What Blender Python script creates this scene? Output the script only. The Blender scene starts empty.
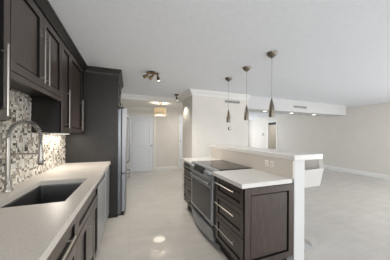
import bpy, bmesh, math, random
from mathutils import Vector, Matrix

# ------------------------------------------------------------------ camera, world, lights, exposure
scene = bpy.context.scene
C = scene.collection
H = 2.38            # ceiling height
CAMH = 1.33
YAW, ROLL, FPX = 0.355, 0.005, 176.0
fwd = Vector((math.sin(YAW), math.cos(YAW), 0))
rgt = Vector((math.cos(YAW), -math.sin(YAW), 0))
up = Vector((0, 0, 1))
cr, sr = math.cos(ROLL), math.sin(ROLL)
R2, U2 = cr * rgt + sr * up, -sr * rgt + cr * up
cam_data = bpy.data.cameras.new('camera')
cam = bpy.data.objects.new('camera', cam_data)
C.objects.link(cam)
m = Matrix((R2, U2, -fwd)).transposed().to_4x4()
m.translation = Vector((0, 0, CAMH))
cam.matrix_world = m
cam_data.sensor_fit = 'HORIZONTAL'
cam_data.sensor_width = 36
cam_data.lens = FPX / 390 * 36
cam_data.shift_y = 5.5 / 390
cam_data.clip_start = 0.02
scene.camera = cam

world = bpy.data.worlds.new('world')
scene.world = world
world.use_nodes = True
bg = world.node_tree.nodes['Background']
bg.inputs[0].default_value = (0.92, 0.96, 1.0, 1)
bg.inputs[1].default_value = 1.0

def area(name, loc, target, sx, sy, power, col=(1, 1, 1), spread=math.pi):
    l = bpy.data.lights.new(name, 'AREA')
    l.shape = 'RECTANGLE'
    l.size, l.size_y, l.energy, l.color, l.spread = sx, sy, power, col, spread
    o = bpy.data.objects.new(name, l)
    C.objects.link(o)
    o.location = loc
    o.rotation_euler = (Vector(target) - Vector(loc)).to_track_quat('-Z', 'Y').to_euler()
    return o

# daylight through the balcony doors behind the camera, then added fill from unseen windows
area('daylight_balcony', (3.6, -3.4, 1.2), (3.6, 2, 0.2), 6.6, 2.1, 42.0, (0.98, 0.99, 1.0))
area('far_fill_light', (5.2, 9.9, 1.3), (5.2, 5, 1.7), 3.6, 1.9, 54.1, (0.97, 0.985, 1.0))  # unseen window light, added to whiten the far right wall
area('side_fill_light', (7.42, -1.5, 1.35), (0, -0.6, 1.35), 3.0, 1.7, 125.0, (0.98, 0.99, 1.0))  # added to brighten the upper doors, no window known there
area('rear_fill_light', (-0.3, -3.5, 1.5), (0.0, 0.3, 2.6), 0.9, 1.2, 50.4, (0.98, 0.99, 1.0))  # added upward fill for the ceiling over the kitchen
# added fill lights without fixtures, out of view: kitchen and dining ends behind the camera, hall branch behind the wall block
area('kitchen_fill_light', (0.1, -1.2, 2.3), (0.1, -1.2, 0), 1.2, 0.6, 4.0, (1.0, 0.97, 0.93))
area('dining_fill_light', (5.7, 0.5, 2.3), (5.9, 0.9, 0), 1.2, 1.2, 36.3, (1.0, 0.98, 0.95))
area('hall_fill_light', (2.15, 5.6, 2.22), (1.9, 5.7, 0), 0.5, 0.8, 15, (1.0, 0.975, 0.95))

scene.view_settings.view_transform = 'Standard'
scene.view_settings.look = 'None'
scene.view_settings.gamma = 1
scene.view_settings.use_curve_mapping = False
scene.view_settings.exposure = 0.05

# ------------------------------------------------------------------ materials
def srgb(r, g, b):
    def f(c):
        c /= 255
        return c / 12.92 if c <= 0.04045 else ((c + 0.055) / 1.055) ** 2.4
    return (f(r), f(g), f(b), 1)

def mat(name, col, rough=0.5, metal=0.0, spec=0.5, emit=None, estr=0, coat=0):
    mt = bpy.data.materials.new(name)
    mt.use_nodes = True
    b = mt.node_tree.nodes['Principled BSDF']
    b.inputs['Base Color'].default_value = col
    b.inputs['Roughness'].default_value = rough
    b.inputs['Metallic'].default_value = metal
    b.inputs['Specular IOR Level'].default_value = spec
    if coat:
        b.inputs['Coat Weight'].default_value = coat
    if emit:
        b.inputs['Emission Color'].default_value = emit
        b.inputs['Emission Strength'].default_value = estr
    return mt

def nodes(mt):
    nt = mt.node_tree
    return nt, nt.nodes, nt.links, nt.nodes['Principled BSDF']

def add(nt, t, **kw):
    n = nt.nodes.new(t)
    for k, v in kw.items():
        setattr(n, k, v)
    return n

def noise_color(mt, c1, c2, scale, stretch=(1, 1, 1), detail=4, lo=0.35, hi=0.65, bump=0, bscale=None):
    nt, ns, lk, b = nodes(mt)
    tc = add(nt, 'ShaderNodeTexCoord')
    geo = add(nt, 'ShaderNodeNewGeometry')
    mp = add(nt, 'ShaderNodeMapping')
    mp.inputs['Scale'].default_value = stretch
    lk.new(geo.outputs['Position'], mp.inputs['Vector'])
    nz = add(nt, 'ShaderNodeTexNoise')
    nz.inputs['Scale'].default_value = scale
    nz.inputs['Detail'].default_value = detail
    lk.new(mp.outputs[0], nz.inputs['Vector'])
    rp = add(nt, 'ShaderNodeValToRGB')
    rp.color_ramp.elements[0].position, rp.color_ramp.elements[1].position = lo, hi
    rp.color_ramp.elements[0].color, rp.color_ramp.elements[1].color = c1, c2
    lk.new(nz.outputs['Fac'], rp.inputs[0])
    lk.new(rp.outputs[0], b.inputs['Base Color'])
    if bump:
        n2 = add(nt, 'ShaderNodeTexNoise')
        n2.inputs['Scale'].default_value = bscale or scale
        n2.inputs['Detail'].default_value = 3
        lk.new(geo.outputs['Position'], n2.inputs['Vector'])
        bp = add(nt, 'ShaderNodeBump')
        bp.inputs['Strength'].default_value = bump
        bp.inputs['Distance'].default_value = 0.004
        lk.new(n2.outputs['Fac'], bp.inputs['Height'])
        lk.new(bp.outputs[0], b.inputs['Normal'])
    return mt

M = {}
M['wall'] = noise_color(mat('painted_wall', srgb(220, 217, 212), 0.75), srgb(226, 222, 215), srgb(229, 225, 218), 3)
M['white_wall'] = mat('white_wall_paint', srgb(213, 213, 213), 0.7)
M['trim'] = mat('white_trim', srgb(240, 240, 238), 0.45)
M['ceiling'] = noise_color(mat('textured_ceiling', srgb(232, 232, 231), 0.9), srgb(236, 240, 246), srgb(240, 244, 250), 30, bump=0.07, bscale=40)
M['door'] = mat('white_door_paint', srgb(234, 240, 248), 0.4)
M['wood'] = noise_color(mat('espresso_wood', srgb(62, 50, 45), 0.33), srgb(47, 38, 34), srgb(77, 62, 55), 9, (6, 6, 0.8), 6, 0.25, 0.75)
M['wood_dark'] = noise_color(mat('espresso_wood_carcass', srgb(29, 25, 21), 0.45), srgb(26, 22, 18), srgb(33, 28, 24), 8, (5, 5, 0.8), 5)
M['groove'] = mat('groove_shade', srgb(12, 10, 9), 0.6, spec=0.2)
for k_, cw_ in (('wood', 0.4), ('wood_dark', 0.0)):
    M[k_].node_tree.nodes['Principled BSDF'].inputs['Coat Weight'].default_value = cw_
    M[k_].node_tree.nodes['Principled BSDF'].inputs['Coat Roughness'].default_value = 0.22
M['toe'] = mat('toe_kick_black', srgb(24, 20, 18), 0.6)
M['quartz'] = noise_color(mat('quartz_top', srgb(214, 205, 193), 0.28), srgb(208, 201, 193), srgb(222, 216, 208), 160, detail=2)
M['quartz_white'] = noise_color(mat('white_quartz_top', srgb(232, 230, 226), 0.22), srgb(214, 212, 209), srgb(224, 222, 219), 150, detail=2)
M['quartz_splash'] = noise_color(mat('beige_quartz_cladding', srgb(196, 186, 174), 0.3), srgb(196, 189, 181), srgb(210, 203, 196), 120, detail=2)
M['steel'] = mat('brushed_steel', srgb(158, 162, 167), 0.32, 1.0)
M['fridge'] = mat('fridge_steel', srgb(152, 154, 158), 0.42, 0.6)
M['range'] = mat('range_steel', srgb(160, 162, 166), 0.38, 0.8)
M['washer'] = mat('satin_steel', srgb(186, 189, 193), 0.4, 0.7)
M['steel_dark'] = mat('dark_steel', srgb(112, 115, 119), 0.35, 1.0)
M['sink_steel'] = mat('sink_steel', srgb(112, 112, 112), 0.42, 0.85)
M['nickel'] = mat('brushed_nickel', srgb(168, 164, 157), 0.38, 1.0)
M['pendant_metal'] = mat('satin_nickel', srgb(128, 121, 110), 0.3, 1.0)
M['bronze'] = mat('antique_brass', srgb(118, 98, 70), 0.35, 1.0)
M['black'] = mat('black_plastic', srgb(20, 20, 21), 0.35)
M['blackglass'] = mat('black_glass', srgb(14, 14, 16), 0.06, 0, 0.6)
M['ovenglass'] = mat('oven_glass', srgb(52, 53, 56), 0.12, 0.2, 0.6)
M['plate'] = mat('white_plastic', srgb(228, 225, 218), 0.4)
M['ivory'] = mat('ivory_plastic', srgb(228, 222, 208), 0.4)
M['grille'] = mat('grey_grille', srgb(186, 186, 184), 0.5)
M['dark_slot'] = mat('dark_slot', srgb(84, 84, 84), 0.6)
M['leather'] = mat('white_leather', srgb(206, 204, 200), 0.42)
M['chrome'] = mat('chrome', srgb(225, 225, 226), 0.12, 1.0)
M['cord'] = mat('clear_cord', srgb(170, 168, 164), 0.4)
M['lamp'] = mat('lamp_glow', (1, 1, 1, 1), 0.5, emit=(1.0, 0.95, 0.86, 1), estr=1.6)
M['down'] = mat('downlight_glow', (1, 1, 1, 1), 0.5, emit=(1.0, 0.97, 0.92, 1), estr=3.5)
M['shade'] = mat('drum_fabric', srgb(150, 128, 98), 0.8, emit=srgb(252, 226, 180), estr=0.5)
M['shade_hot'] = mat('drum_diffuser', srgb(245, 235, 210), 0.6, emit=srgb(255, 246, 228), estr=5)

# polished porcelain floor
def floor_mat():
    mt = mat('polished_porcelain', srgb(205, 197, 186), 0.045, spec=0.6)
    nt, ns, lk, b = nodes(mt)
    geo = add(nt, 'ShaderNodeNewGeometry')
    br = add(nt, 'ShaderNodeTexBrick', offset=0.0, squash=1.0)
    br.inputs['Scale'].default_value = 1
    br.inputs['Mortar Size'].default_value = 0.0025
    br.inputs['Mortar Smooth'].default_value = 0.2
    br.inputs['Brick Width'].default_value = 0.6
    br.inputs['Row Height'].default_value = 0.6
    br.inputs['Color1'].default_value = srgb(206, 202, 197)
    br.inputs['Color2'].default_value = srgb(201, 197, 191)
    br.inputs['Mortar'].default_value = srgb(190, 186, 179)
    lk.new(geo.outputs['Position'], br.inputs['Vector'])
    nz = add(nt, 'ShaderNodeTexNoise')
    nz.inputs['Scale'].default_value = 3.5
    nz.inputs['Detail'].default_value = 6
    mp = add(nt, 'ShaderNodeMapping')
    mp.inputs['Scale'].default_value = (1, 2.2, 1)
    mp.inputs['Rotation'].default_value = (0, 0, 0.35)
    lk.new(geo.outputs['Position'], mp.inputs[0])
    lk.new(mp.outputs[0], nz.inputs['Vector'])
    mx = add(nt, 'ShaderNodeMix', data_type='RGBA', blend_type='MULTIPLY')
    rp = add(nt, 'ShaderNodeValToRGB')
    rp.color_ramp.elements[0].position, rp.color_ramp.elements[1].position = 0.3, 0.7
    rp.color_ramp.elements[0].color = (0.86, 0.86, 0.86, 1)
    rp.color_ramp.elements[1].color = (1, 1, 1, 1)
    lk.new(nz.outputs['Fac'], rp.inputs[0])
    mx.inputs[0].default_value = 0.7
    lk.new(br.outputs['Color'], mx.inputs[6])
    lk.new(rp.outputs[0], mx.inputs[7])
    lk.new(mx.outputs[2], b.inputs['Base Color'])
    return mt
M['floor'] = floor_mat()

# glass-and-stone mosaic on the left wall (pattern runs in Y-Z)
def mosaic_mat():
    mt = mat('glass_stone_mosaic', srgb(180, 175, 165), 0.18)
    nt, ns, lk, b = nodes(mt)
    geo = add(nt, 'ShaderNodeNewGeometry')
    sep = add(nt, 'ShaderNodeSeparateXYZ')
    lk.new(geo.outputs['Position'], sep.inputs[0])
    cmb = add(nt, 'ShaderNodeCombineXYZ')
    lk.new(sep.outputs['Y'], cmb.inputs[0])
    lk.new(sep.outputs['Z'], cmb.inputs[1])
    def vm(op, a, bb):
        n = add(nt, 'ShaderNodeVectorMath', operation=op)
        lk.new(a, n.inputs[0])
        if isinstance(bb, tuple):
            n.inputs[1].default_value = bb
        elif bb is not None:
            lk.new(bb, n.inputs[1])
        return n.outputs[0]
    def ma(op, a, bb=None):
        n = add(nt, 'ShaderNodeMath', operation=op)
        lk.new(a, n.inputs[0])
        if bb is not None:
            if isinstance(bb, float):
                n.inputs[1].default_value = bb
            else:
                lk.new(bb, n.inputs[1])
        return n.outputs[0]
    S = 0.042
    big = vm('DIVIDE', cmb.outputs[0], (S, S, 1))
    cell = vm('FLOOR', big, None)
    wn = add(nt, 'ShaderNodeTexWhiteNoise', noise_dimensions='2D')
    lk.new(cell, wn.inputs['Vector'])
    wc = add(nt, 'ShaderNodeSeparateColor')
    lk.new(wn.outputs['Color'], wc.inputs[0])
    dx = ma('ADD', ma('GREATER_THAN', wc.outputs[0], 0.4), 1.0)   # cell split across: 1 or 2
    dy = ma('ADD', ma('GREATER_THAN', wc.outputs[1], 0.3), 1.0)   # cell split in height: 1 or 2
    dv = add(nt, 'ShaderNodeCombineXYZ')
    lk.new(dx, dv.inputs[0])
    lk.new(dy, dv.inputs[1])
    fine = vm('MULTIPLY', big, dv.outputs[0])
    fcell = vm('FLOOR', fine, None)
    ffr = vm('FRACTION', fine, None)
    key = add(nt, 'ShaderNodeVectorMath', operation='ADD')
    lk.new(fcell, key.inputs[0])
    lk.new(vm('MULTIPLY', cell, (17.3, 9.7, 0)), key.inputs[1])
    w2 = add(nt, 'ShaderNodeTexWhiteNoise', noise_dimensions='2D')
    lk.new(key.outputs[0], w2.inputs['Vector'])
    rp = add(nt, 'ShaderNodeValToRGB')
    rp.color_ramp.interpolation = 'CONSTANT'
    cols = [(0, (234, 230, 220)), (0.3, (206, 198, 184)), (0.48, (176, 166, 152)), (0.62, (150, 141, 130)), (0.74, (218, 218, 214)), (0.83, (118, 112, 105)), (0.93, (82, 78, 74))]
    e = rp.color_ramp.elements
    e[0].position, e[0].color = 0, srgb(*cols[0][1])
    e[1].position, e[1].color = cols[1][0], srgb(*cols[1][1])
    for p_, c_ in cols[2:]:
        k = e.new(p_)
        k.color = srgb(*c_)
    lk.new(w2.outputs['Value'], rp.inputs[0])
    fs = add(nt, 'ShaderNodeSeparateXYZ')
    lk.new(ffr, fs.inputs[0])
    gx = ma('LESS_THAN', fs.outputs[0], 0.09)
    gy = ma('LESS_THAN', fs.outputs[1], 0.09)
    g = ma('MAXIMUM', gx, gy)
    mx = add(nt, 'ShaderNodeMix', data_type='RGBA')
    lk.new(g, mx.inputs[0])
    lk.new(rp.outputs[0], mx.inputs[6])
    mx.inputs[7].default_value = srgb(196, 190, 180)
    lk.new(mx.outputs[2], b.inputs['Base Color'])
    return mt
M['mosaic'] = mosaic_mat()

# ------------------------------------------------------------------ mesh helpers
def bm_new():
    return bmesh.new()

def box(bm, x0, x1, y0, y1, z0, z1, bevel=0.0, seg=2):
    r = bmesh.ops.create_cube(bm, size=1)
    vs = r['verts']
    for v in vs:
        v.co = Vector((x0 + (v.co.x + .5) * (x1 - x0), y0 + (v.co.y + .5) * (y1 - y0), z0 + (v.co.z + .5) * (z1 - z0)))
    if bevel:
        es = list({e for v in vs for e in v.link_edges})
        bmesh.ops.bevel(bm, geom=es, offset=bevel, segments=seg, profile=0.5, affect='EDGES')
    return bm

def tube(bm, pts, r, n=10, caps=True):
    pts = [Vector(p) for p in pts]
    rs = r if isinstance(r, (list, tuple)) else [r] * len(pts)
    rings = []
    prev = None
    for i, p in enumerate(pts):
        d = (pts[min(i + 1, len(pts) - 1)] - pts[max(i - 1, 0)]).normalized()
        if prev is None:
            a = Vector((0, 0, 1)) if abs(d.z) < 0.9 else Vector((1, 0, 0))
            x = d.cross(a).normalized()
        else:
            x = (prev - d * prev.dot(d)).normalized()
        prev = x
        y = d.cross(x)
        rings.append([bm.verts.new(p + rs[i] * (math.cos(2 * math.pi * k / n) * x + math.sin(2 * math.pi * k / n) * y)) for k in range(n)])
    for a, b in zip(rings, rings[1:]):
        for k in range(n):
            bm.faces.new((a[k], a[(k + 1) % n], b[(k + 1) % n], b[k]))
    if caps:
        bm.faces.new(rings[0][::-1])
        bm.faces.new(rings[-1])
    return bm

def lathe(bm, prof, c=(0, 0, 0), axis=(0, 0, 1), n=24, closed=False):
    """profile of (radius, height) along axis, from c"""
    c, ax = Vector(c), Vector(axis).normalized()
    a = Vector((0, 0, 1)) if abs(ax.z) < 0.9 else Vector((1, 0, 0))
    x = ax.cross(a).normalized()
    y = ax.cross(x)
    rings = []
    for r, h in prof:
        if r < 1e-6:
            rings.append([bm.verts.new(c + ax * h)])
        else:
            rings.append([bm.verts.new(c + ax * h + r * (math.cos(2 * math.pi * k / n) * x + math.sin(2 * math.pi * k / n) * y)) for k in range(n)])
    for p, q in zip(rings, rings[1:] + (rings[:1] if closed else [])):
        for k in range(n):
            k2 = (k + 1) % n
            if len(p) == 1 and len(q) == 1:
                continue
            if len(p) == 1:
                bm.faces.new((p[0], q[k2], q[k]))
            elif len(q) == 1:
                bm.faces.new((p[k], p[k2], q[0]))
            else:
                bm.faces.new((p[k], p[k2], q[k2], q[k]))
    if closed:
        return bm
    if len(rings[0]) > 1:
        bm.faces.new(rings[0][::-1])
    if len(rings[-1]) > 1:
        bm.faces.new(rings[-1])
    return bm

def sweep(bm, prof, path, closed_prof=True):
    """prof: (offset out, z offset) points; path: list of (x, y, nx, ny) with outward normals; mitred by caller"""
    rings = []
    for x, y, nx, ny in path:
        rings.append([bm.verts.new((x + nx * o, y + ny * o, z)) for o, z in prof])
    n = len(prof)
    for a, b in zip(rings, rings[1:]):
        for k in range(n):
            bm.faces.new((a[k], a[(k + 1) % n], b[(k + 1) % n], b[k]))
    bm.faces.new(rings[0][::-1])
    bm.faces.new(rings[-1])
    return bm

def prism(bm, poly, axis, a0, a1):
    """extrude polygon (2-D) along axis X, Y or Z"""
    def P(u, v, w):
        return {'X': (w, u, v), 'Y': (u, w, v), 'Z': (u, v, w)}[axis]
    A = [bm.verts.new(P(u, v, a0)) for u, v in poly]
    B = [bm.verts.new(P(u, v, a1)) for u, v in poly]
    n = len(poly)
    for k in range(n):
        bm.faces.new((A[k], A[(k + 1) % n], B[(k + 1) % n], B[k]))
    bm.faces.new(A[::-1])
    bm.faces.new(B)
    return bm

def frame_prism(bm, o, i, z0, z1):
    """slab with a rectangular hole; o and i are (x0, x1, y0, y1)"""
    def ring(r, z):
        return [bm.verts.new((r[0], r[2], z)), bm.verts.new((r[1], r[2], z)), bm.verts.new((r[1], r[3], z)), bm.verts.new((r[0], r[3], z))]
    ob, ot, ib, it = ring(o, z0), ring(o, z1), ring(i, z0), ring(i, z1)
    for k in range(4):
        k2 = (k + 1) % 4
        bm.faces.new((ob[k], ob[k2], ot[k2], ot[k]))
        bm.faces.new((ib[k], it[k], it[k2], ib[k2]))
        bm.faces.new((ot[k], ot[k2], it[k2], it[k]))
        bm.faces.new((ob[k], ib[k], ib[k2], ob[k2]))
    return bm

def root_loc(p):
    v = Vector((0, 0, 0))
    while p is not None:
        v += p.location
        p = p.parent
    return v

def obj(name, bm, material, parent=None, smooth=False, loc=None):
    bmesh.ops.recalc_face_normals(bm, faces=bm.faces)
    off = root_loc(parent) if parent is not None else (Vector(loc) if loc is not None else Vector((0, 0, 0)))
    if off.length:
        bmesh.ops.translate(bm, verts=bm.verts, vec=-off)
    me = bpy.data.meshes.new(name)
    bm.to_mesh(me)
    bm.free()
    me.materials.append(M[material] if isinstance(material, str) else material)
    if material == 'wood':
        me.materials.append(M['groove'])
    if smooth:
        for p in me.polygons:
            p.use_smooth = True
        try:
            me.set_sharp_from_angle(angle=math.radians(40))
        except Exception:
            pass
    o = bpy.data.objects.new(name, me)
    C.objects.link(o)
    if parent is not None:
        o.parent = parent
    elif loc is not None:
        o.location = loc
    return o

def thing(name, label, cat, loc=(0, 0, 0), group=None):
    o = bpy.data.objects.new(name, None)
    C.objects.link(o)
    o.location = loc
    o.empty_display_size = 0.1
    return tag(o, label, cat, group)

def tag(o, label, cat, group=None):
    o['label'] = label
    o['category'] = cat
    if group:
        o['group'] = group
    return o

def struct(name, bm, material, label=None, parent=None, smooth=False):
    o = obj(name, bm, material, parent, smooth)
    if parent is None:
        o['kind'] = 'structure'
    if label:
        o['label'] = label
    return o

def dup(root, loc, label=None):
    r = root.copy()
    C.objects.link(r)
    r.location = loc
    if label:
        r['label'] = label
    for ch in list(root.children):
        c = ch.copy()
        C.objects.link(c)
        c.parent = r
        for g in list(ch.children):
            d = g.copy()
            C.objects.link(d)
            d.parent = c
    return r

# frames of reference for cabinet fronts: (origin axis coordinate, horizontal axis, outward normal)
class Face:
    def __init__(self, axis, pos, sign):
        self.axis, self.pos, self.sign = axis, pos, sign
    def pt(self, a, z, d):
        return Vector((self.pos + self.sign * d, a, z)) if self.axis == 'X' else Vector((a, self.pos + self.sign * d, z))

def shaker(face, a0, a1, z0, z1, t=0.02, st=0.058, rec=0.011):
    """a shaker front: flat frame, a stepped bead and a sunken panel"""
    bm = bm_new()
    def ring(i, d):
        return [bm.verts.new(face.pt(a, z, d)) for a, z in ((a0 + i, z0 + i), (a1 - i, z0 + i), (a1 - i, z1 - i), (a0 + i, z1 - i))]
    g = 0.0018
    rs = [ring(g, 0), ring(g, t - 0.002), ring(g + 0.002, t), ring(st, t), ring(st + 0.004, t - rec - 0.003), ring(st + 0.011, t - rec - 0.003), ring(st + 0.014, t - rec)]
    for i, (p, q) in enumerate(zip(rs, rs[1:])):
        for k in range(4):
            f = bm.faces.new((p[k], p[(k + 1) % 4], q[(k + 1) % 4], q[k]))
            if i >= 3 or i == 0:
                f.material_index = 1        # recess shade painted near-black on bead and edges
    bm.faces.new(rs[0][::-1])
    bm.faces.new(rs[-1])
    return bm

def bar_handle(face, p0, p1, off=0.032, r=0.0055, t=0.02, inset=0.035):
    """bar pull between two (a, z) ends, on two posts"""
    bm = bm_new()
    A, B = face.pt(p0[0], p0[1], t + off), face.pt(p1[0], p1[1], t + off)
    tube(bm, [A, B], r, 10)
    d = (B - A).normalized()
    for s in (A + d * inset, B - d * inset):
        base = s - (face.pt(0, 0, 1) - face.pt(0, 0, 0)) * (off + 0.0005)
        tube(bm, [base, s], r * 0.8, 8)
    return bm

# ------------------------------------------------------------------ setting: room shell
XL, XR, YB0, YB1 = -0.90, 7.50, -3.6, 10.0
T = 0.12
struct('floor', box(bm_new(), XL - T, XR + T, YB0 - T, YB1 + T, -0.1, 0), 'floor')
struct('ceiling', box(bm_new(), XL - T, XR + T, YB0 - T, YB1 + T, H, H + 0.1), 'ceiling')
struct('wall_left', box(bm_new(), XL - T, XL, YB0, 7.0, 0, H), 'wall')
# right wall with the doorway far down it
DY0, DY1, DZ = 7.47, 8.07, 2.09
WY0, WY1, WZ0, WZ1 = -3.0, 0.0, 0.45, 2.22
b = box(bm_new(), XR, XR + T, YB0, WY0, 0, H)
box(b, XR, XR + T, WY0, WY1, 0, WZ0)
box(b, XR, XR + T, WY0, WY1, WZ1, H)
box(b, XR, XR + T, WY1, DY0, 0, H)
box(b, XR, XR + T, DY1, YB1, 0, H)
box(b, XR, XR + T, DY0, DY1, DZ, H)
struct('wall_right', b, 'wall')
bw = box(bm_new(), XR + 0.03, XR + 0.09, WY0, WY1, WZ0, WZ0 + 0.06)
box(bw, XR + 0.03, XR + 0.09, WY0, WY1, WZ1 - 0.06, WZ1)
for k in range(4):
    y = WY0 + k * (WY1 - WY0 - 0.05) / 3
    box(bw, XR + 0.03, XR + 0.09, y, y + 0.05, WZ0 + 0.06, WZ1 - 0.06)
struct('added_window_3', bw, 'trim')  # unseen window frame, added to go with the side fill
b = box(bm_new(), XR + T, XR + 1.6, DY0 - 0.5, DY0 - 0.4, 0, H)
box(b, XR + T, XR + 1.6, DY1 + 0.4, DY1 + 0.5, 0, H)
box(b, XR + 1.6, XR + 1.7, DY0 - 0.5, DY1 + 0.5, 0, H)
box(b, XR + T, XR + 1.6, DY0 - 0.5, DY1 + 0.5, H - 0.02, H + 0.05)
box(b, XR + T, XR + 1.6, DY0 - 0.5, DY1 + 0.5, -0.05, 0)
struct('wall_closet', b, 'wall')
cw = 0.09
b = box(bm_new(), XR - 0.018, XR - 0.0005, DY0 - cw, DY0, 0, DZ + cw, 0.004)
box(b, XR - 0.018, XR - 0.0005, DY1, DY1 + cw, 0, DZ + cw, 0.004)
box(b, XR - 0.018, XR - 0.0005, DY0, DY1, DZ, DZ + cw, 0.004)
struct('trim_1', b, 'trim')
struct('wall_rear', box(box(box(box(bm_new(), XL, 0.2, YB0 - T, YB0, 0, 0.9), XL, 0.2, YB0 - T, YB0, 2.15, H), 7.1, XR, YB0 - T, YB0, 0, H), 0.2, 7.1, YB0 - T, YB0, 2.3, H), 'wall')
# balcony doors behind the camera: frame and stiles
b = box(bm_new(), 0.2, 7.1, YB0 - 0.09, YB0 - 0.03, 2.24, 2.3)
box(b, 0.2, 7.1, YB0 - 0.09, YB0 - 0.03, 0.0, 0.05)
for k in range(6):
    x = 0.2 + k * (6.9 - 0.05) / 5
    box(b, x, x + 0.05, YB0 - 0.09, YB0 - 0.03, 0.05, 2.24)
struct('window_1', b, 'trim')
b = box(box(box(box(bm_new(), XL, XL + 0.06, YB0 - 0.09, YB0 - 0.03, 0.9, 2.15), 0.14, 0.2, YB0 - 0.09, YB0 - 0.03, 0.9, 2.15), XL + 0.06, 0.14, YB0 - 0.09, YB0 - 0.03, 0.9, 0.96), XL + 0.06, 0.14, YB0 - 0.09, YB0 - 0.03, 2.09, 2.15)
struct('added_window_4', b, 'trim')  # unseen rear window frame, added with the upward fill
# far living-room wall with an added, unseen window
struct('wall_far', box(box(box(box(bm_new(), 2.9, 3.4, YB1, YB1 + T, 0, H), 7.0, XR, YB1, YB1 + T, 0, H), 3.4, 7.0, YB1, YB1 + T, 2.3, H), 3.4, 7.0, YB1, YB1 + T, 0, 0.3), 'wall')
b = box(box(bm_new(), 3.4, 7.0, YB1 + 0.03, YB1 + 0.08, 0.3, 0.36), 3.4, 7.0, YB1 + 0.03, YB1 + 0.08, 2.24, 2.3)
for k in range(4):
    x = 3.4 + k * 3.55 / 3
    box(b, x, x + 0.05, YB1 + 0.03, YB1 + 0.08, 0.36, 2.24)
struct('added_window_2', b, 'trim')
# the wall block between kitchen hall and living room
BX0, BX1, BY = 1.35, 2.90, 3.83
b = box(bm_new(), BX0, BX1, BY, 4.62, 0, H)
box(b, BX1 - 0.1, BX1, 4.62, YB1, 0, H)
struct('wall_block', b, 'wall')
# hall beyond: back wall, header and lower ceiling
HY, HZ, HB = 4.86, 2.36, 6.70
struct('wall_hall', box(bm_new(), XL, BX1 - 0.1, HB, HB + T, 0, H), 'wall')
b = box(bm_new(), XL, BX1 - 0.1, HY, HB, HZ, H - 0.001)
box(b, XL, BX1 - 0.1, HY, HY + 0.14, 2.265, HZ)
struct('ceiling_hall', b, 'trim')
# soffit with the downlights
SX1, SY1, SZ = 6.88, 4.32, 2.04
struct('ceiling_soffit', box(bm_new(), BX1, SX1, BY, SY1, SZ, H - 0.001), 'white_wall')

# crown mouldings
def crown_prof(h=0.10, d=0.075, z=H):
    return [(0.0, z - h), (0.012, z - h), (0.016, z - h + 0.018), (0.03, z - h + 0.04), (d - 0.018, z - 0.03), (d - 0.008, z - 0.014), (d, z - 0.012), (d, z - 0.0008), (0.0, z - 0.0008)]
b = bm_new()
s2 = 1.0
sweep(b, crown_prof(0.115, 0.095), [(BX0 - 0.0005, 4.80, -1, 0), (BX0 - 0.0005, BY - 0.0005, -1, -1), (BX1, BY - 0.0005, 0, -1)])
struct('trim_2', b, 'trim')
b = bm_new()
sweep(b, crown_prof(0.10, 0.07), [(XL, HY - 0.0005, 0, -1), (1.30, HY - 0.0005, 0, -1)])
struct('trim_3', b, 'trim')
b = bm_new()
sweep(b, crown_prof(0.09, 0.07, HZ), [(XL, HB - 0.0005, 0, -1), (BX1 - 0.1, HB - 0.0005, 0, -1)])
struct('trim_4', b, 'trim')

# baseboards
def bb_prof(h=0.13, t=0.016):
    return [(0, 0.0005), (t, 0.0005), (t, h - 0.03), (t * 0.6, h - 0.012), (t * 0.35, h), (0, h)]
b = bm_new()
sweep(b, bb_prof(0.14), [(XR - 0.0005, YB0, -1, 0), (XR - 0.0005, DY0 - cw - 0.001, -1, 0)])
sweep(b, bb_prof(0.14), [(XR - 0.0005, DY1 + cw + 0.001, -1, 0), (XR - 0.0005, YB1, -1, 0)])
struct('baseboard_right', b, 'trim')
b = bm_new()
sweep(b, bb_prof(), [(0.905, HB - 0.0005, 0, -1), (1.77, HB - 0.0005, 0, -1)])
struct('baseboard_hall', b, 'trim')
b = bm_new()
sweep(b, bb_prof(), [(BX0 - 0.0005, 4.62, -1, 0), (BX0 - 0.0005, BY - 0.0005, -1, -1), (BX1, BY - 0.0005, 0, -1)])
struct('baseboard_block', b, 'trim')

# hall doors: a two-panel door and a second door half hidden by the block
def hall_door(name, x0, x1, knob_x, ztop=2.03):
    y = HB - 0.022
    f = Face('Y', y, -1)
    root = struct(name, box(bm_new(), x0, x1, y, HB - 0.003, 0.006, ztop), 'door')
    b = bm_new()
    w = x1 - x0
    for z0, z1 in ((0.18, 0.88), (0.98, ztop - 0.13)):
        for a0, a1 in ((x0 + 0.1, x1 - 0.1),):
            def ring(i, d):
                return [b.verts.new(f.pt(a, z, d)) for a, z in ((a0 + i, z0 + i), (a1 - i, z0 + i), (a1 - i, z1 - i), (a0 + i, z1 - i))]
            rs = [ring(0, 0.0005), ring(0.006, 0.012), ring(0.02, 0.012), ring(0.03, 0.003)]
            for p, q in zip(rs, rs[1:]):
                for k in range(4):
                    b.faces.new((p[k], p[(k + 1) % 4], q[(k + 1) % 4], q[k]))
            b.faces.new(rs[-1])
    obj('door_panel', b, 'door', root)
    b = bm_new()
    cwid = 0.085
    box(b, x0 - cwid, x0 - 0.004, y - 0.012, HB - 0.002, 0.0, ztop + cwid, 0.004)
    box(b, x1 + 0.004, x1 + cwid, y - 0.012, HB - 0.002, 0.0, ztop + cwid, 0.004)
    box(b, x0 - 0.004, x1 + 0.004, y - 0.012, HB - 0.002, ztop + 0.004, ztop + cwid, 0.004)
    obj('door_casing', b, 'trim', root)
    obj('knob', lathe(bm_new(), [(0.028, 0), (0.028, 0.006), (0.010, 0.01), (0.010, 0.03), (0.026, 0.042), (0.028, 0.055), (0.018, 0.066), (0, 0.068)], (knob_x, y, 0.95), (0, -1, 0), 16), 'nickel', root, True)
    return root
hall_door('door_1', 0.0, 0.81, 0.76)
d2 = hall_door('door_2', 1.87, 2.66, 2.6, 2.06)
b = bm_new()
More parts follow.
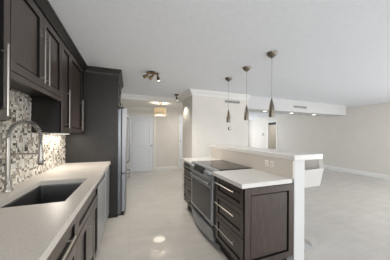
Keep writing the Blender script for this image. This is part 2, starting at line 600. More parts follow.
for z in (0.35, 1.1, 1.85):
    tube(b, [(1.868, HB - 0.038, z - 0.045), (1.868, HB - 0.038, z + 0.045)], 0.008, 8)
obj('hinge', b, 'nickel', d2)

# mosaic backsplash on the left wall
struct('wall_backsplash', box(bm_new(), XL + 0.0005, XL + 0.012, -0.3, 3.10, 0.9145, 1.70), 'mosaic')

# island half wall: white core, beige cladding on the kitchen side
PX0, PX1, PY0, PY1 = 1.497, 1.632, 1.262, 3.10
struct('wall_half', box(bm_new(), PX0, PX1, PY0, PY1, 0, 1.094), 'white_wall')
struct('wall_half_cladding', box(bm_new(), PX0 - 0.022, PX0 - 0.0005, PY0 + 0.001, PY1, 0.9145, 1.094), 'quartz_splash')

# ------------------------------------------------------------------ left run: base cabinets and appliances
FB = -0.315            # carcass front of the base run
TOE = 0.165
CT0, CT1 = 0.874, 0.914
fb = Face('X', FB, 1)

def base_unit(label, y0, y1, name='base_cabinet'):
    root = thing(name, label, 'cabinet', (-0.6, (y0 + y1) / 2, 0))
    b = bm_new()
    t = 0.018
    box(b, XL + 0.02, FB, y0 + 0.001, y0 + t, TOE, CT0 - 0.001)
    box(b, XL + 0.02, FB, y1 - t, y1 - 0.001, TOE, CT0 - 0.001)
    box(b, XL + 0.02, FB, y0 + t, y1 - t, TOE, TOE + t)
    box(b, XL + 0.014, XL + 0.02, y0 + t, y1 - t, TOE, CT0 - 0.001)
    box(b, FB - 0.02, FB, y0 + t, y1 - t, 0.69, 0.715)
    box(b, FB - 0.02, FB, y0 + t, y1 - t, CT0 - 0.026, CT0 - 0.001)
    obj('body', b, 'wood_dark', root)
    obj('toe_kick', box(bm_new(), XL + 0.02, FB - 0.075, y0 + 0.001, y1 - 0.001, 0.0, TOE - 0.0005), 'toe', root)
    return root

cb = base_unit('dark wood base cabinet under the near end of the left countertop', -0.3, 0.55)
d = obj('drawer', shaker(fb, -0.3, 0.55, 0.705, 0.866, st=0.045), 'wood', cb)
obj('handle', bar_handle(fb, (0.0, 0.79), (0.25, 0.79)), 'nickel', d)
for a0, a1, hy in ((-0.3, 0.125, 0.07), (0.125, 0.55, 0.18)):
    d = obj('door', shaker(fb, a0, a1, TOE + 0.003, 0.70), 'wood', cb)
    obj('handle', bar_handle(fb, (hy, 0.38), (hy, 0.64)), 'nickel', d)
cb = base_unit('dark wood base cabinet with one drawer over one door, nearer than the sink cabinet', 0.55, 1.24)
d = obj('drawer', shaker(fb, 0.55, 1.24, 0.705, 0.866, st=0.045), 'wood', cb)
obj('handle', bar_handle(fb, (0.80, 0.80), (1.075, 0.80)), 'nickel', d)
d = obj('door', shaker(fb, 0.55, 1.24, TOE + 0.003, 0.70), 'wood', cb)
obj('handle', bar_handle(fb, (1.09, 0.30), (1.09, 0.60)), 'nickel', d)
cb = base_unit('dark wood sink base cabinet with two doors beside the dishwasher', 1.24, 1.99)
obj('drawer_front', shaker(fb, 1.24, 1.99, 0.705, 0.866, st=0.045), 'wood', cb)
for a0, a1, hy in ((1.24, 1.54, 1.29), (1.54, 1.99, 1.585)):
    d = obj('door', shaker(fb, a0, a1, TOE + 0.003, 0.70), 'wood', cb)
    if a0 > 1.5:
        obj('handle', bar_handle(fb, (hy, 0.34), (hy, 0.645)), 'nickel', d)

def appliance(name, label, cat, y0, y1, proud, panel_h):
    root = thing(name, label, cat, (-0.55, (y0 + y1) / 2, 0))
    obj('body', box(bm_new(), XL + 0.05, FB - 0.005, y0 + 0.004, y1 - 0.004, 0.1, CT0 - 0.004), 'steel_dark', root)
    obj('toe_kick', box(bm_new(), XL + 0.05, FB - 0.07, y0 + 0.004, y1 - 0.004, 0.0, 0.0995), 'toe', root)
    d = obj('door', box(bm_new(), FB - 0.0045, FB + proud, y0 + 0.004, y1 - 0.004, 0.105, CT0 - panel_h - 0.012, 0.006), 'washer', root)
    obj('control_panel', box(bm_new(), FB - 0.0045, FB + proud - 0.004, y0 + 0.004, y1 - 0.004, CT0 - panel_h - 0.009, CT0 - 0.008, 0.004), 'steel', root)
    return root, d
ap, d = appliance('dishwasher', 'stainless dishwasher beside the sink base cabinet under the left countertop', 'dishwasher', 1.995, 2.60, 0.012, 0.09)
ap, d = appliance('undercounter_appliance', 'stainless undercounter appliance between the dishwasher and the tall dark panel', 'appliance', 2.61, 3.07, 0.018, 0.02)

# countertop with sink hole
SKX0, SKX1, SKY0, SKY1 = -0.752, -0.380, 1.315, 1.965
tag(obj('countertop', frame_prism(bm_new(), (XL + 0.013, -0.283, -0.32, 3.095), (SKX0, SKX1, SKY0, SKY1), CT0, CT1), 'quartz', loc=(-0.6, 1.4, CT0)),
    'long beige quartz countertop with undermount sink along the mosaic wall', 'countertop')

# undermount sink: rim flange, walls, floor, drain
sk = thing('kitchen_sink', 'stainless undermount sink set in the left countertop', 'sink', ((SKX0 + SKX1) / 2, 1.65, 0.66))
b = bm_new()
zt, zb = CT0 - 0.0008, 0.665
def rr(i, z, rad=0.03, n=5):
    vs = []
    for cx, cy, a in ((SKX1 - i - rad, SKY1 - i - rad, 0), (SKX0 + i + rad, SKY1 - i - rad, 90), (SKX0 + i + rad, SKY0 + i + rad, 180), (SKX1 - i - rad, SKY0 + i + rad, 270)):
        for k in range(n + 1):
            an = math.radians(a + 90 * k / n)
            vs.append(b.verts.new((cx + rad * math.cos(an), cy + rad * math.sin(an), z)))
    return vs
rs = [rr(-0.02, zt - 0.003), rr(-0.02, zt), rr(0.003, zt, 0.016), rr(0.006, zt - 0.01, 0.014), rr(0.010, zb + 0.02, 0.014), rr(0.03, zb, 0.02), rr(0.03, zb - 0.003, 0.02), rr(0.004, zb + 0.015, 0.016), rr(-0.001, zt - 0.003, 0.016)]
for p_, q_ in zip(rs, rs[1:]):
    for k in range(len(p_)):
        b.faces.new((p_[k], p_[(k + 1) % len(p_)], q_[(k + 1) % len(p_)], q_[k]))
b.faces.new(rs[5])
obj('basin', b, 'sink_steel', sk)
obj('drain', lathe(bm_new(), [(0.0, 0.0), (0.045, 0.0), (0.045, 0.003), (0.035, 0.003), (0.03, 0.001), (0, 0.001)], (-0.58, 1.66, zb + 0.0008), n=20), 'steel_dark', sk, True)

# spring pull-down faucet
FX, FY = -0.838, 1.69
fa = thing('kitchen_faucet', 'tall brushed nickel spring faucet behind the sink', 'faucet', (FX, FY, CT1))
obj('base', lathe(bm_new(), [(0.028, 0), (0.028, 0.012), (0.022, 0.02), (0.019, 0.075), (0.015, 0.085), (0.0, 0.085)], (FX, FY, CT1 + 0.0005), n=20), 'nickel', fa, True)
obj('riser', tube(bm_new(), [(FX, FY, CT1 + 0.08), (FX, FY, 1.305)], 0.0135, 14), 'nickel', fa, True)
arcp = []
xa, xb, ra = FX, -0.645, (-0.645 - FX) / 2
for k in range(25):
    t = math.pi * k / 24
    arcp.append(Vector((xa + ra - ra * math.cos(t), FY, 1.305 + (0.125) * math.sin(t))))
arcp += [Vector((xb, FY, 1.305 - 0.012 * k)) for k in range(1, 5)]
obj('hose', tube(bm_new(), arcp, 0.007, 10), 'steel_dark', fa, True)
# spring: helix round the arc
hp = []
L = [0]
for p_, q_ in zip(arcp, arcp[1:]):
    L.append(L[-1] + (q_ - p_).length)
turns = 30
for k in range(turns * 10 + 1):
    s = L[-1] * k / (turns * 10)
    i = max(j for j in range(len(L)) if L[j] <= s + 1e-9)
    i = min(i, len(L) - 2)
    f_ = (s - L[i]) / (L[i + 1] - L[i])
    p_ = arcp[i].lerp(arcp[i + 1], f_)
    dr = (arcp[i + 1] - arcp[i]).normalized()
    n1 = Vector((0, 1, 0))
    n2 = dr.cross(n1)
    an = 2 * math.pi * k / 10
    hp.append(p_ + 0.0135 * (math.cos(an) * n1 + math.sin(an) * n2))
obj('spring', tube(bm_new(), hp, 0.0036, 5), 'nickel', fa, True)
obj('spray_head', lathe(bm_new(), [(0.010, 0), (0.013, -0.01), (0.0135, -0.09), (0.018, -0.11), (0.019, -0.155), (0.015, -0.16), (0, -0.16)], (xb, FY, 1.258), n=16), 'nickel', fa, True)
b = tube(bm_new(), [(FX, FY, 1.186), (xb - 0.012, FY, 1.186)], 0.0055, 10)
lathe(b, [(0.0155, 0), (0.019, 0), (0.019, 0.018), (0.0155, 0.018)], (xb, FY, 1.177), n=16, closed=True)
lathe(b, [(0.0138, 0), (0.0185, 0), (0.0185, 0.02), (0.0138, 0.02)], (FX, FY, 1.176), n=16, closed=True)
obj('docking_arm', b, 'nickel', fa, True)
b = tube(bm_new(), [(FX, FY - 0.018, 0.972), (FX + 0.005, FY - 0.05, 0.985), (FX + 0.02, FY - 0.10, 1.02)], [0.009, 0.006, 0.005], 10)
obj('lever', b, 'nickel', fa, True)

# white wall plates
def wall_plate(label, face, a, z, w, h, kind, cat='outlet', name='wall_outlet', group=None, pm='plate'):
    root = thing(name, label, cat, face.pt(a, z - h / 2, 0), group)
    b = bm_new()
    def ring(i, dd):
        return [b.verts.new(face.pt(aa, zz, dd)) for aa, zz in ((a - w / 2 + i, z - h / 2 + i), (a + w / 2 - i, z - h / 2 + i), (a + w / 2 - i, z + h / 2 - i), (a - w / 2 + i, z + h / 2 - i))]
    rs = [ring(0, 0.0006), ring(0, 0.004), ring(0.004, 0.007)]
    for p_, q_ in zip(rs, rs[1:]):
        for k in range(4):
            b.faces.new((p_[k], p_[(k + 1) % 4], q_[(k + 1) % 4], q_[k]))
    b.faces.new(rs[-1])
    b.faces.new(rs[0][::-1])
    obj('cover_plate', b, pm, root)
    cells = ((0.28, ), (-0.28, )) if kind == 'outlet' else ((0, ),)
    for (c_,) in cells:
        hh = h * (0.26 if kind == 'outlet' else 0.52)
        ww = w * (0.5 if kind == 'outlet' else 0.44)
        b = bm_new()
        cz = z + c_ * h * 0.68
        pts = [face.pt(aa, zz, dd) for dd in (0.0072, 0.0105) for aa, zz in ((a - ww / 2, cz - hh / 2), (a + ww / 2, cz - hh / 2), (a + ww / 2, cz + hh / 2), (a - ww / 2, cz + hh / 2))]
        v = [b.verts.new(q_) for q_ in pts]
        b.faces.new(v[0:4][::-1]); b.faces.new(v[4:8])
        for k in range(4):
            b.faces.new((v[k], v[(k + 1) % 4], v[4 + (k + 1) % 4], v[4 + k]))
        so = obj('socket' if kind == 'outlet' else 'rocker', b, 'ivory', root)
        if kind == 'outlet':
            b = bm_new()
            for sgn in (-1, 1):
                pts = [face.pt(aa, zz, dd) for dd in (0.0106, 0.0109) for aa, zz in ((a + sgn * ww * 0.2 - 0.002, cz - hh * 0.25), (a + sgn * ww * 0.2 + 0.002, cz - hh * 0.25), (a + sgn * ww * 0.2 + 0.002, cz + hh * 0.25), (a + sgn * ww * 0.2 - 0.002, cz + hh * 0.25))]
                v = [b.verts.new(q_) for q_ in pts]
                b.faces.new(v[4:8])
                for k in range(4):
                    b.faces.new((v[k], v[(k + 1) % 4], v[4 + (k + 1) % 4], v[4 + k]))
            obj('slot', b, 'dark_slot', so)
    return root
wall_plate('white wall outlet on the mosaic backsplash behind the faucet spray head', Face('X', XL + 0.012, 1), 2.33, 1.185, 0.075, 0.12, 'outlet')

# ------------------------------------------------------------------ left run: upper cabinets
FU = -0.665
fu = Face('X', FU, 1)
ZU = 2.29
def upper(label, y0, y1, z0, doors):
    root = thing('wall_cabinet', label, 'cabinet', (-0.78, (y0 + y1) / 2, z0))
    obj('body', box(bm_new(), XL + 0.013, FU, y0 + 0.001, y1 - 0.001, z0, ZU), 'wood_dark', root)
    for a0, a1, hy, h0, h1 in doors:
        dd = obj('door', shaker(fu, a0, a1, z0 + 0.002, ZU - 0.012), 'wood', root)
        if hy is not None:
            obj('handle', bar_handle(fu, (hy, h0), (hy, h1), off=0.026, inset=0.04), 'nickel', dd)
    return root
upper('dark wood wall cabinet hanging low at the near end of the left wall', 0.35, 1.318, 1.405, [(0.35, 0.83, 0.78, 1.43, 1.82), (0.83, 1.318, 1.245, 1.43, 1.82)])
uB = upper('dark wood two-door wall cabinet hung high above the sink', 1.32, 2.128, 1.70, [(1.32, 1.725, 1.69, 1.73, 2.135), (1.725, 2.128, 1.768, 1.73, 2.135)])
obj('light_rail', box(bm_new(), FU - 0.0, FU + 0.02, 1.322, 2.126, 1.662, 1.7005, 0.003), 'wood', uB)
upper('dark wood wall cabinet hanging low beside the tall dark panel', 2.13, 3.095, 1.35, [(2.13, 2.415, 2.285, 1.405, 1.82), (2.415, 2.95, 2.865, 1.39, 1.82)])

# crown above the cabinets
b = bm_new()
cp = [(0.0, ZU + 0.0008), (0.012, ZU + 0.0008), (0.016, ZU + 0.02), (0.038, H - 0.03), (0.05, H - 0.02), (0.05, H - 0.0008), (0.0, H - 0.0008)]
TP = 3.11             # front face of the tall panel
TX = -0.178           # right edge of the tall panel
FR1 = 4.06
sweep(b, cp, [(FU + 0.012, 0.35, 1, 0), (FU + 0.012, TP, 1, -1), (TX, TP, 1, -1), (TX, FR1, 1, 0)])
tag(obj('cabinet_crown', b, 'wood_dark', loc=(-0.7, 1.8, ZU)), 'dark wood crown moulding running along the tops of the wall cabinets', 'crown moulding')

# tall refrigerator surround: panels and the cabinet above
sr_ = thing('fridge_surround', 'tall dark wood panel enclosing the refrigerator', 'panel', (-0.55, 3.6, 0))
obj('side_panel', box(bm_new(), XL + 0.001, TX, TP, TP + 0.022, 0.0005, ZU), 'wood_dark', sr_)
obj('side_panel', box(bm_new(), XL + 0.001, TX, FR1 + 0.002, FR1 + 0.022, 0.0005, ZU), 'wood_dark', sr_)
tcx = thing('wall_cabinet', 'dark wood cabinet above the refrigerator', 'cabinet', (-0.55, 3.6, 1.83))
obj('body', box(bm_new(), XL + 0.001, TX - 0.022, TP + 0.0235, FR1 + 0.0005, 1.83, ZU), 'wood_dark', tcx)
ft = Face('X', TX - 0.021, 1)
for a0, a1, hy in ((TP + 0.026, 3.6, 3.16), (3.6, FR1 - 0.002, 4.0)):
    d = obj('door', shaker(ft, a0, a1, 1.835, ZU - 0.01, t=0.026), 'wood', tcx)
    obj('handle', bar_handle(ft, (hy, 1.86), (hy, 2.0), t=0.026), 'nickel', d)

# refrigerator
fr = thing('refrigerator', 'stainless french-door refrigerator between tall dark panels', 'refrigerator', (-0.5, 3.6, 0))
FXF = -0.052
y0, y1 = TP + 0.035, FR1 - 0.006
obj('body', box(bm_new(), XL + 0.03, -0.135, y0, y1, 0.03, 1.76), 'steel_dark', fr)
for a0, a1 in ((y0, (y0 + y1) / 2 - 0.003), ((y0 + y1) / 2 + 0.003, y1)):
    d = obj('door', box(bm_new(), -0.128, FXF, a0, a1, 0.70, 1.775, 0.012), 'fridge', fr)
    hy = a1 - 0.05 if a0 == y0 else a0 + 0.05
    hb = tube(bm_new(), [(FXF - 0.001, hy, 0.80), (FXF + 0.045, hy, 0.84), (FXF + 0.055, hy, 1.0), (FXF + 0.058, hy, 1.25), (FXF + 0.055, hy, 1.5), (FXF + 0.045, hy, 1.64), (FXF - 0.001, hy, 1.68)], 0.011, 10)
    obj('handle', hb, 'steel', d, True)
d = obj('freezer_drawer', box(bm_new(), -0.128, FXF, y0, y1, 0.06, 0.692, 0.012), 'fridge', fr)
obj('handle', tube(bm_new(), [(FXF - 0.001, y0 + 0.06, 0.60), (FXF + 0.05, y0 + 0.10, 0.60), (FXF + 0.06, (y0 + y1) / 2, 0.60), (FXF + 0.05, y1 - 0.10, 0.60), (FXF - 0.001, y1 - 0.06, 0.60)], 0.011, 10), 'steel', d, True)
obj('hinge_cover', box(bm_new(), -0.25, -0.09, y0 + 0.01, y0 + 0.06, 1.7765, 1.795, 0.004), 'black', fr)
obj('base_grille', box(bm_new(), -0.2, -0.09, y0 + 0.02, y1 - 0.02, 0.0, 0.029), 'black', fr)

# under-cabinet light strips
def light_strip(label, y0, y1, z, x, power):
    root = thing('under_cabinet_light', label, 'light', (x, (y0 + y1) / 2, z - 0.012))
    obj('housing', box(bm_new(), x - 0.02, x + 0.02, y0, y1, z - 0.009, z - 0.0005), 'plate', root)
    obj('diffuser', box(bm_new(), x - 0.015, x + 0.015, y0 + 0.01, y1 - 0.01, z - 0.013, z - 0.0095), 'lamp', root)
    l = bpy.data.lights.new('strip_glow', 'AREA')
    l.shape, l.size, l.size_y, l.energy, l.color = 'RECTANGLE', 0.03, y1 - y0, power, (1, 0.93, 0.82)
    lo = bpy.data.objects.new('strip_glow', l)
    C.objects.link(lo)
    lo.parent = root
    lo.location = (0, 0, -0.006)
light_strip('slim light strip under the wall cabinet beside the tall panel', 2.35, 2.9, 1.35, -0.80, 2.6)


# ------------------------------------------------------------------ island
IX, IY0, IRNG0, IRNG1, IY1 = 0.900, 1.268, 1.846, 2.617, 3.10
fi = Face('X', 0.948, -1)
tag(obj('countertop', box(bm_new(), IX, PX0 - 0.0225, IY0, IRNG0 - 0.002, CT0, CT1, 0.003), 'quartz_white', loc=(1.2, 1.5, CT0)), 'white quartz countertop on the near end of the island', 'countertop')
tag(obj('countertop', box(bm_new(), IX, PX0 - 0.0225, IRNG1 + 0.002, IY1, CT0, CT1, 0.003), 'quartz_white', loc=(1.2, 2.8, CT0)), 'short pale quartz countertop beyond the range', 'countertop')

def island_unit(label, y0, y1, rows, hrange, handle=True):
    root = thing('base_cabinet', label, 'cabinet', (1.2, (y0 + y1) / 2, 0))
    obj('body', box(bm_new(), 0.948, PX0 - 0.003, y0, y1, TOE, CT0 - 0.001), 'wood_dark', root)
    obj('toe_kick', box(bm_new(), 1.0, PX0 - 0.003, y0 + 0.06 if y0 < 2 else y0, y1, 0.0, TOE - 0.0005), 'toe', root)
    for z0, z1, hz in rows:
        d = obj('drawer', shaker(fi, y0 + 0.001, (y1 if y0 > 2 else 1.80) - 0.002, z0 + 0.002, z1 - 0.002, t=0.022, st=0.045), 'wood', root)
        if handle:
            obj('handle', bar_handle(fi, (hrange[0], hz), (hrange[1], hz), off=0.03, t=0.022), 'nickel', d)
    return root
cu = island_unit('dark wood three-drawer cabinet at the near end of the island', 1.285, 1.836, [(0.674, 0.868, 0.806), (0.425, 0.674, 0.585), (TOE, 0.425, 0.325)], (1.40, 1.79))
obj('filler_strip', box(bm_new(), 0.926, 0.9475, 1.8005, 1.8455, TOE + 0.002, 0.868), 'wood_dark', cu)
obj('end_panel', shaker(Face('Y', 1.2849, -1), 0.927, PX0 - 0.004, TOE + 0.002, CT0 - 0.002, t=0.02, st=0.062), 'wood', cu)
island_unit('narrow dark wood drawer cabinet on the far side of the range', 2.627, 3.07, [(0.70, 0.868, 0.8), (0.53, 0.70, 0.63), (0.35, 0.53, 0.45), (TOE, 0.35, 0.26)], (2.70, 3.0))

# bar top
tag(obj('raised_countertop', box(bm_new(), 1.468, 1.862, 1.238, 3.15, 1.0945, 1.146, 0.003), 'quartz_white', loc=(1.66, 2.2, 1.0945)), 'raised white quartz bar top on the island half wall', 'bar top')

# outlets on the cladding
fc = Face('X', PX0 - 0.022, -1)
wall_plate('white outlet on the beige cladding below the bar top, nearer the range', fc, 1.605, 1.015, 0.055, 0.07, 'outlet')
wall_plate('white outlet on the beige cladding below the bar top, nearer the white end post', fc, 1.525, 1.015, 0.05, 0.07, 'outlet')

# ------------------------------------------------------------------ range
rg = thing('range', 'stainless slide-in electric range with black glass cooktop in the island', 'range', (1.15, 2.23, 0))
RY0, RY1 = IRNG0 + 0.006, IRNG1 - 0.006
obj('body', box(bm_new(), 0.95, 1.46, RY0, RY1, 0.06, 0.90), 'steel_dark', rg)
obj('toe_kick', box(bm_new(), 1.025, 1.45, RY0 + 0.01, RY1 - 0.01, 0.0, 0.0595), 'toe', rg)
ck = obj('cooktop', box(bm_new(), 1, 1.462, RY0 - 0.002, RY1 + 0.002, 0.9005, 0.924, 0.004), 'blackglass', rg)
obj('cooktop_trim', box(bm_new(), 0.95, 0.9995, RY0 - 0.002, RY1 + 0.002, 0.9005, 0.9245, 0.004), 'range', rg)
# slanted control fascia
pc = [(0.9495, 0.9245), (0.925, 0.920), (0.885, 0.812), (0.888, 0.79), (0.9495, 0.79)]
b = bm_new()
A_ = [b.verts.new((x, RY0, z)) for x, z in pc]
B_ = [b.verts.new((x, RY1, z)) for x, z in pc]
for k in range(5):
    b.faces.new((A_[k], A_[(k + 1) % 5], B_[(k + 1) % 5], B_[k]))
b.faces.new(A_[::-1]); b.faces.new(B_)
cpn = obj('control_panel', b, 'fridge', rg)
sl_n = Vector((-0.108, 0, 0.040)).normalized()   # outward normal of the slope
def on_slope(t, y, d):
    return Vector((0.885 + t * 0.040, y, 0.812 + t * 0.108)) + sl_n * d
b = bm_new()
v = [b.verts.new(on_slope(t, y, d)) for d in (0.0005, 0.003) for t, y in ((0.15, 2.09), (0.15, 2.45), (0.88, 2.45), (0.88, 2.09))]
b.faces.new(v[4:8]); b.faces.new(v[0:4][::-1])
for k in range(4):
    b.faces.new((v[k], v[(k + 1) % 4], v[4 + (k + 1) % 4], v[4 + k]))
obj('display', b, 'blackglass', cpn)
for y in (1.90, 1.96, 2.02, 2.51, 2.57):
    obj('knob', lathe(bm_new(), [(0.026, 0), (0.026, 0.006), (0.021, 0.009), (0.019, 0.03), (0.015, 0.034), (0, 0.034)], on_slope(0.5, y, 0.0005), sl_n, 16), 'steel', cpn, True)
# oven door with window and bowed handle
DX = 0.907
dr = obj('oven_door', box(bm_new(), DX, 0.9495, RY0 + 0.002, RY1 - 0.002, 0.27, 0.785, 0.006), 'range', rg)
obj('oven_window', box(bm_new(), DX - 0.003, DX - 0.0005, RY0 + 0.055, RY1 - 0.055, 0.315, 0.69, 0.001), 'ovenglass', dr)
hp = []
for k in range(13):
    t = k / 12
    hp.append((DX - 0.03 - 0.022 * math.sin(math.pi * t), RY0 + 0.03 + t * (RY1 - RY0 - 0.06), 0.755))
b = tube(bm_new(), hp, 0.012, 10)
for y in (RY0 + 0.05, RY1 - 0.05):
    tube(b, [(DX - 0.0005, y, 0.755), (DX - 0.034, y, 0.755)], 0.011, 8)
obj('handle', b, 'steel', dr, True)
# bowed warming drawer with a pull lip
b = bm_new()
rows = []
N = 14
prof = [(0.0, 0.075), (0.004, 0.075), (0.014, 0.16), (0.016, 0.2), (0.03, 0.232), (0.03, 0.240), (0.012, 0.240), (0.006, 0.225), (0.0, 0.225)]
for k in range(N + 1):
    t = k / N
    y = RY0 + 0.003 + t * (RY1 - RY0 - 0.006)
    bow = 0.035 * math.sin(math.pi * t)
    rows.append([b.verts.new((0.9495 - 0.018 - (o * 1.0 + (bow if o > 0 else 0)) if o > 0 else 0.9495, y, z)) for o, z in prof])
for p_, q_ in zip(rows, rows[1:]):
    for k in range(len(prof)):
        k2 = (k + 1) % len(prof)
        b.faces.new((p_[k], p_[k2], q_[k2], q_[k]))
b.faces.new(rows[0][::-1]); b.faces.new(rows[-1])
obj('warming_drawer', b, 'range', rg, True)

# ------------------------------------------------------------------ pendants over the bar
def pendant(loc):
    x, y = loc
    root = thing('pendant_lamp', '', 'pendant lamp', (x, y, H), 'pendant lamps over the bar')
    obj('canopy', lathe(bm_new(), [(0.064, -0.0008), (0.064, -0.006), (0.058, -0.022), (0.042, -0.042), (0.02, -0.056), (0.008, -0.06), (0.006, -0.075), (0, -0.075)], (x, y, H), n=28), 'pendant_metal', root, True)
    obj('cord', tube(bm_new(), [(x, y, H - 0.073), (x, y, 1.802)], 0.0028, 8), 'cord', root, True)
    sh = obj('shade', lathe(bm_new(), [(0.0, 1.805), (0.007, 1.803), (0.011, 1.78), (0.021, 1.745), (0.030, 1.70), (0.0355, 1.65), (0.0345, 1.57), (0.031, 1.57), (0.030, 1.65), (0.0, 1.66)], (x, y, 0), n=28), 'pendant_metal', root, True)
    obj('bulb', lathe(bm_new(), [(0, 1.659), (0.012, 1.65), (0.02, 1.62), (0.014, 1.602), (0, 1.598)], (x, y, 0), n=16), 'plate', sh, True)
    return root
p1 = pendant((1.683, 1.753))
p1['label'] = 'brushed metal cone pendant hanging over the near end of the bar, largest of three'
dup(p1, (1.683, 2.265, H), 'brushed metal cone pendant hanging over the middle of the bar')
dup(p1, (1.683, 2.795, H), 'brushed metal cone pendant hanging over the far end of the bar, smallest of three')

# ------------------------------------------------------------------ ceiling fixtures
tl = thing('ceiling_spotlight', 'antique brass ceiling fixture with three swivel spot heads', 'ceiling light', (0.34, 2.99, H))
b = bm_new()
lathe(b, [(0.055, -0.0008), (0.055, -0.018), (0.045, -0.026), (0, -0.028)], (0.34, 2.99, H), n=24)
box(b, 0.245, 0.455, 2.955, 3.025, H - 0.03, H - 0.012, 0.008)
obj('mounting_plate', b, 'bronze', tl, True)
def spot_head(root, base, aim, lit=0.0, L=0.085, r=0.034):
    base, aim = Vector(base), Vector(aim).normalized()
    piv = base + Vector((0, 0, -0.045))
    st = obj('arm', tube(bm_new(), [base, piv], 0.006, 8), 'bronze', root, True)
    hd = obj('spot_head', lathe(bm_new(), [(0.0, -0.03), (0.014, -0.028), (0.018, 0.0), (0.024, 0.02), (r, L), (r - 0.003, L), (r - 0.006, L - 0.012), (0, L - 0.014)], piv, aim, 18), 'bronze', root, True)
    obj('bulb', lathe(bm_new(), [(0, 0), (r - 0.008, 0.0), (r - 0.012, 0.006), (0, 0.008)], piv + aim * (L - 0.0125), aim, 16), 'lamp', hd, True)
spot_head(tl, (0.262, 2.97, H - 0.028), (-0.9, 0.1, -0.45), L=0.07, r=0.03)
spot_head(tl, (0.345, 2.97, H - 0.028), (-0.7, 0.1, -0.7), L=0.07, r=0.03)
spot_head(tl, (0.438, 2.99, H - 0.028), (0.2, -0.3, -1), L=0.075, r=0.034)
def lamp_light(name, root, loc, power, kind='POINT', aim=None, size=0.05, col=(1, 0.93, 0.82), angle=80):
    l = bpy.data.lights.new(name, kind)
    l.energy, l.color, l.shadow_soft_size = power, col, size
    if kind == 'SPOT':
        l.spot_size, l.spot_blend = math.radians(angle), 0.6
    o = bpy.data.objects.new(name, l)
    C.objects.link(o)
    o.parent = root
    o.location = Vector(loc) - root_loc(root)
    if aim is not None:
        o.rotation_euler = Vector(aim).to_track_quat('-Z', 'Y').to_euler()
    return o
lamp_light('track_beam', tl, (0.40, 2.98, H - 0.22), 85, 'SPOT', (0.1, -0.1, -1), 0.3, angle=150)
s1 = thing('ceiling_spotlight', 'small single-head ceiling spotlight by the crown of the wall corner', 'ceiling light', (1.12, 4.40, H))
obj('mounting_plate', lathe(bm_new(), [(0.06, -0.0008), (0.06, -0.016), (0.05, -0.026), (0, -0.028)], (1.12, 4.40, H), n=24), 'bronze', s1, True)
spot_head(s1, (1.12, 4.40, H - 0.026), (0.15, -0.25, -0.9), L=0.085, r=0.036)

lamp_light('spot_beam', s1, (1.14, 4.37, H - 0.24), 8, 'SPOT', (0.35, -0.05, -1), 0.04, angle=110)

# semi-flush drum lamp in the hall
DXc, DYc = 1.08, 5.12
dl = thing('drum_ceiling_lamp', 'cream drum-shaped ceiling lamp glowing in the hall', 'ceiling lamp', (DXc - 0.2, DYc, HZ))
cx, cy = 0.90, 5.62
dl.location = (cx, cy, HZ)
b = lathe(bm_new(), [(0.07, -0.0008), (0.07, -0.015), (0.03, -0.022), (0.008, -0.03), (0.008, -0.24), (0, -0.24)], (cx, cy, HZ), n=20)
obj('canopy', b, 'nickel', dl, True)
b = lathe(bm_new(), [(0.186, 1.955), (0.19, 1.955), (0.19, 2.2), (0.186, 2.2)], (cx, cy, 0), n=40, closed=True)
sh = obj('drum_shade', b, 'shade', dl, True)
obj('diffuser', lathe(bm_new(), [(0, 1.975), (0.185, 1.975), (0.185, 1.979), (0, 1.979)], (cx, cy, 0), n=40), 'shade_hot', dl, True)
b = bm_new()
for z in (1.961, 2.03, 2.194):
    lathe(b, [(0.1903, z - 0.006), (0.194, z - 0.006), (0.194, z + 0.006), (0.1903, z + 0.006)], (cx, cy, 0), n=40, closed=True)
obj('band', b, 'nickel', sh, True)
l = bpy.data.lights.new('drum_bulb', 'POINT')
l.energy, l.color, l.shadow_soft_size = 5, (1, 0.92, 0.82), 0.08
lo = bpy.data.objects.new('drum_bulb', l)
C.objects.link(lo)
lo.parent = dl
lo.location = (0, 0, -0.32)

# recessed downlights in the soffit
def downlight(x, y, z, label):
    root = thing('recessed_light', label, 'recessed light', (x, y, z), 'recessed lights under the soffit')
    obj('trim_ring', lathe(bm_new(), [(0.048, -0.0006), (0.07, -0.0006), (0.07, -0.003), (0.05, -0.005), (0.048, -0.005)], (x, y, z), n=24, closed=True), 'trim', root, True)
    obj('lens', lathe(bm_new(), [(0, -0.0006), (0.0475, -0.0006), (0.0475, -0.006), (0.035, -0.012), (0.018, -0.015), (0, -0.016)], (x, y, z), n=24), 'down', root)
    return root
r1 = downlight(3.64, 4.06, SZ, 'recessed light under the white soffit, closest to the kitchen wall')
dup(r1, (4.68, 4.06, SZ), 'recessed light under the white soffit, below the left end of its vent')
dup(r1, (5.66, 4.06, SZ), 'recessed light under the white soffit, between its vent and its free end')

# air vents
def vent(label, x0, x1, z0, z1):
    y = BY - 0.0006
    root = thing('air_vent', label, 'air vent', ((x0 + x1) / 2, y, z0))
    b = bm_new()
    box(b, x0, x1, y - 0.01, y, z0, z0 + 0.015); box(b, x0, x1, y - 0.01, y, z1 - 0.015, z1)
    box(b, x0, x0 + 0.015, y - 0.01, y, z0 + 0.015, z1 - 0.015); box(b, x1 - 0.015, x1, y - 0.01, y, z0 + 0.015, z1 - 0.015)
    xm = (x0 + x1) / 2
    box(b, xm - 0.006, xm + 0.006, y - 0.01, y, z0 + 0.015, z1 - 0.015)
    obj('frame', b, 'grille', root)
    obj('backing', box(bm_new(), x0 + 0.0155, x1 - 0.0155, y - 0.002, y, z0 + 0.0155, z1 - 0.0155), 'dark_slot', root)
    b = bm_new()
    n = int((x1 - x0) / 0.022)
    for k in range(1, n):
        xx = x0 + (x1 - x0) * k / n
        box(b, xx - 0.004, xx + 0.004, y - 0.0095, y - 0.003, z0 + 0.0155, z1 - 0.0155)
    obj('louvre', b, 'grille', root)
vent('grey air vent on the beige wall behind the pendants', 2.20, 2.64, 2.145, 2.215)
vent('grey air vent on the front of the white soffit', 4.50, 5.03, 2.155, 2.225)

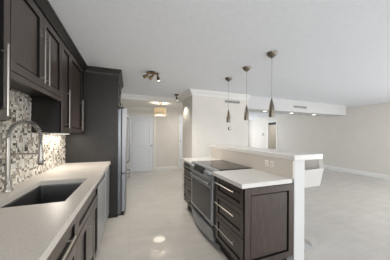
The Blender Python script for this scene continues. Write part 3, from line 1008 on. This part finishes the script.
# thermostat, switches on the walls
th = thing('thermostat', 'small round thermostat on the beige wall behind the bar', 'thermostat', (2.34, BY, 1.47))
obj('body', lathe(bm_new(), [(0.045, 0.0006), (0.045, 0.012), (0.038, 0.022), (0, 0.023)], (2.34, BY, 1.51), (0, -1, 0), 24), 'steel_dark', th, True)
obj('dial', lathe(bm_new(), [(0.03, 0.0), (0.03, 0.006), (0, 0.007)], (2.34, BY - 0.0232, 1.51), (0, -1, 0), 24), 'plate', th, True)
wall_plate('white switch plate on the beige wall above the far island counter', Face('Y', BY, -1), 1.52, 1.20, 0.075, 0.115, 'switch', 'light switch', 'light_switch')
wall_plate('small grey control on the white wall beside the far doorway', Face('X', XR, -1), 8.48, 1.42, 0.14, 0.15, 'switch', 'light switch', 'light_switch', pm='steel_dark')

cl = thing('black_object', 'small black object at the top of the far doorway in the white wall', 'object', (XR + 0.05, 7.75, DZ - 0.1))  # plain black box under the doorway head, kind unknown
obj('body', box(bm_new(), XR + 0.02, XR + 0.08, 7.49, 8.05, DZ - 0.14, DZ - 0.001, 0.008), 'black', cl)
area('doorway_fill_light', (XR + 0.9, 7.77, H - 0.06), (XR + 0.9, 7.77, 0), 0.3, 0.3, 7, (1.0, 0.95, 0.88))  # added to brighten the doorway interior, no fixture

# ------------------------------------------------------------------ bucket bar stool behind the bar
SXc, SYc = 1.975, 1.62
st = thing('bar_stool', 'white leather bucket bar stool tucked behind the bar end', 'bar stool', (SXc, SYc, 0))
obj('base', lathe(bm_new(), [(0, 0.0005), (0.155, 0.0005), (0.155, 0.006), (0.12, 0.014), (0.05, 0.024), (0.03, 0.04), (0, 0.04)], (SXc, SYc, 0), n=36), 'chrome', st, True)
obj('column', tube(bm_new(), [(SXc, SYc, 0.038), (SXc, SYc, 0.42), (SXc, SYc, 0.421), (SXc, SYc, 0.735)], [0.028, 0.028, 0.018, 0.018], 16), 'chrome', st, True)
b = tube(bm_new(), [(SXc - 0.01, SYc - 0.1, 0.30), (SXc - 0.14, SYc - 0.12, 0.30), (SXc - 0.18, SYc, 0.30), (SXc - 0.14, SYc + 0.12, 0.30), (SXc - 0.01, SYc + 0.1, 0.30), (SXc, SYc - 0.0, 0.30)], 0.009, 8)
obj('footrest', b, 'chrome', st, True)
# shell: U of three folded panels flaring upwards around a seat pan
b = bm_new()
def ringS(z, x0, x1, hw, cut):
    return [(x0, -hw, z), (x0, -hw, z)]
outer_b = [(-0.17, -0.17), (0.16, -0.17), (0.19, -0.12), (0.19, 0.12), (0.16, 0.17), (-0.17, 0.17)]
outer_t = [(-0.16, -0.205), (0.17, -0.205), (0.225, -0.15), (0.225, 0.15), (0.17, 0.205), (-0.16, 0.205)]
zbot, zt_ = 0.735, [0.945, 0.95, 1.065, 1.065, 0.95, 0.945]
w = 0.028
def innr(p, f):
    return (p[0] - (f if p[0] > 0.1 else 0), p[1] - math.copysign(f, p[1]))
rings = []
OB = [b.verts.new((SXc + x, SYc + y, zbot)) for x, y in outer_b]
OT = [b.verts.new((SXc + x, SYc + y, z)) for (x, y), z in zip(outer_t, zt_)]
IT = [b.verts.new((SXc + innr(p_, w)[0], SYc + innr(p_, w)[1], z)) for p_, z in zip(outer_t, zt_)]
IB = [b.verts.new((SXc + innr(p_, w)[0], SYc + innr(p_, w)[1], zbot + 0.05)) for p_ in outer_b]
for k in range(5):
    b.faces.new((OB[k], OB[k + 1], OT[k + 1], OT[k]))
    b.faces.new((OT[k], OT[k + 1], IT[k + 1], IT[k]))
    b.faces.new((IT[k], IT[k + 1], IB[k + 1], IB[k]))
for k in (0, 5):
    b.faces.new((OB[k], OT[k], IT[k], IB[k]))
b.faces.new(OB[::-1]); b.faces.new(IB)
b.faces.new((OB[5], OB[0], IB[0], IB[5]))
bmesh.ops.bevel(b, geom=list(b.edges), offset=0.006, segments=2, profile=0.5, affect='EDGES')
obj('shell', b, 'leather', st)
obj('seat_cushion', box(bm_new(), SXc - 0.165, SXc + 0.145, SYc - 0.135, SYc + 0.135, zbot + 0.052, zbot + 0.105, 0.018, 3), 'leather', st, True)
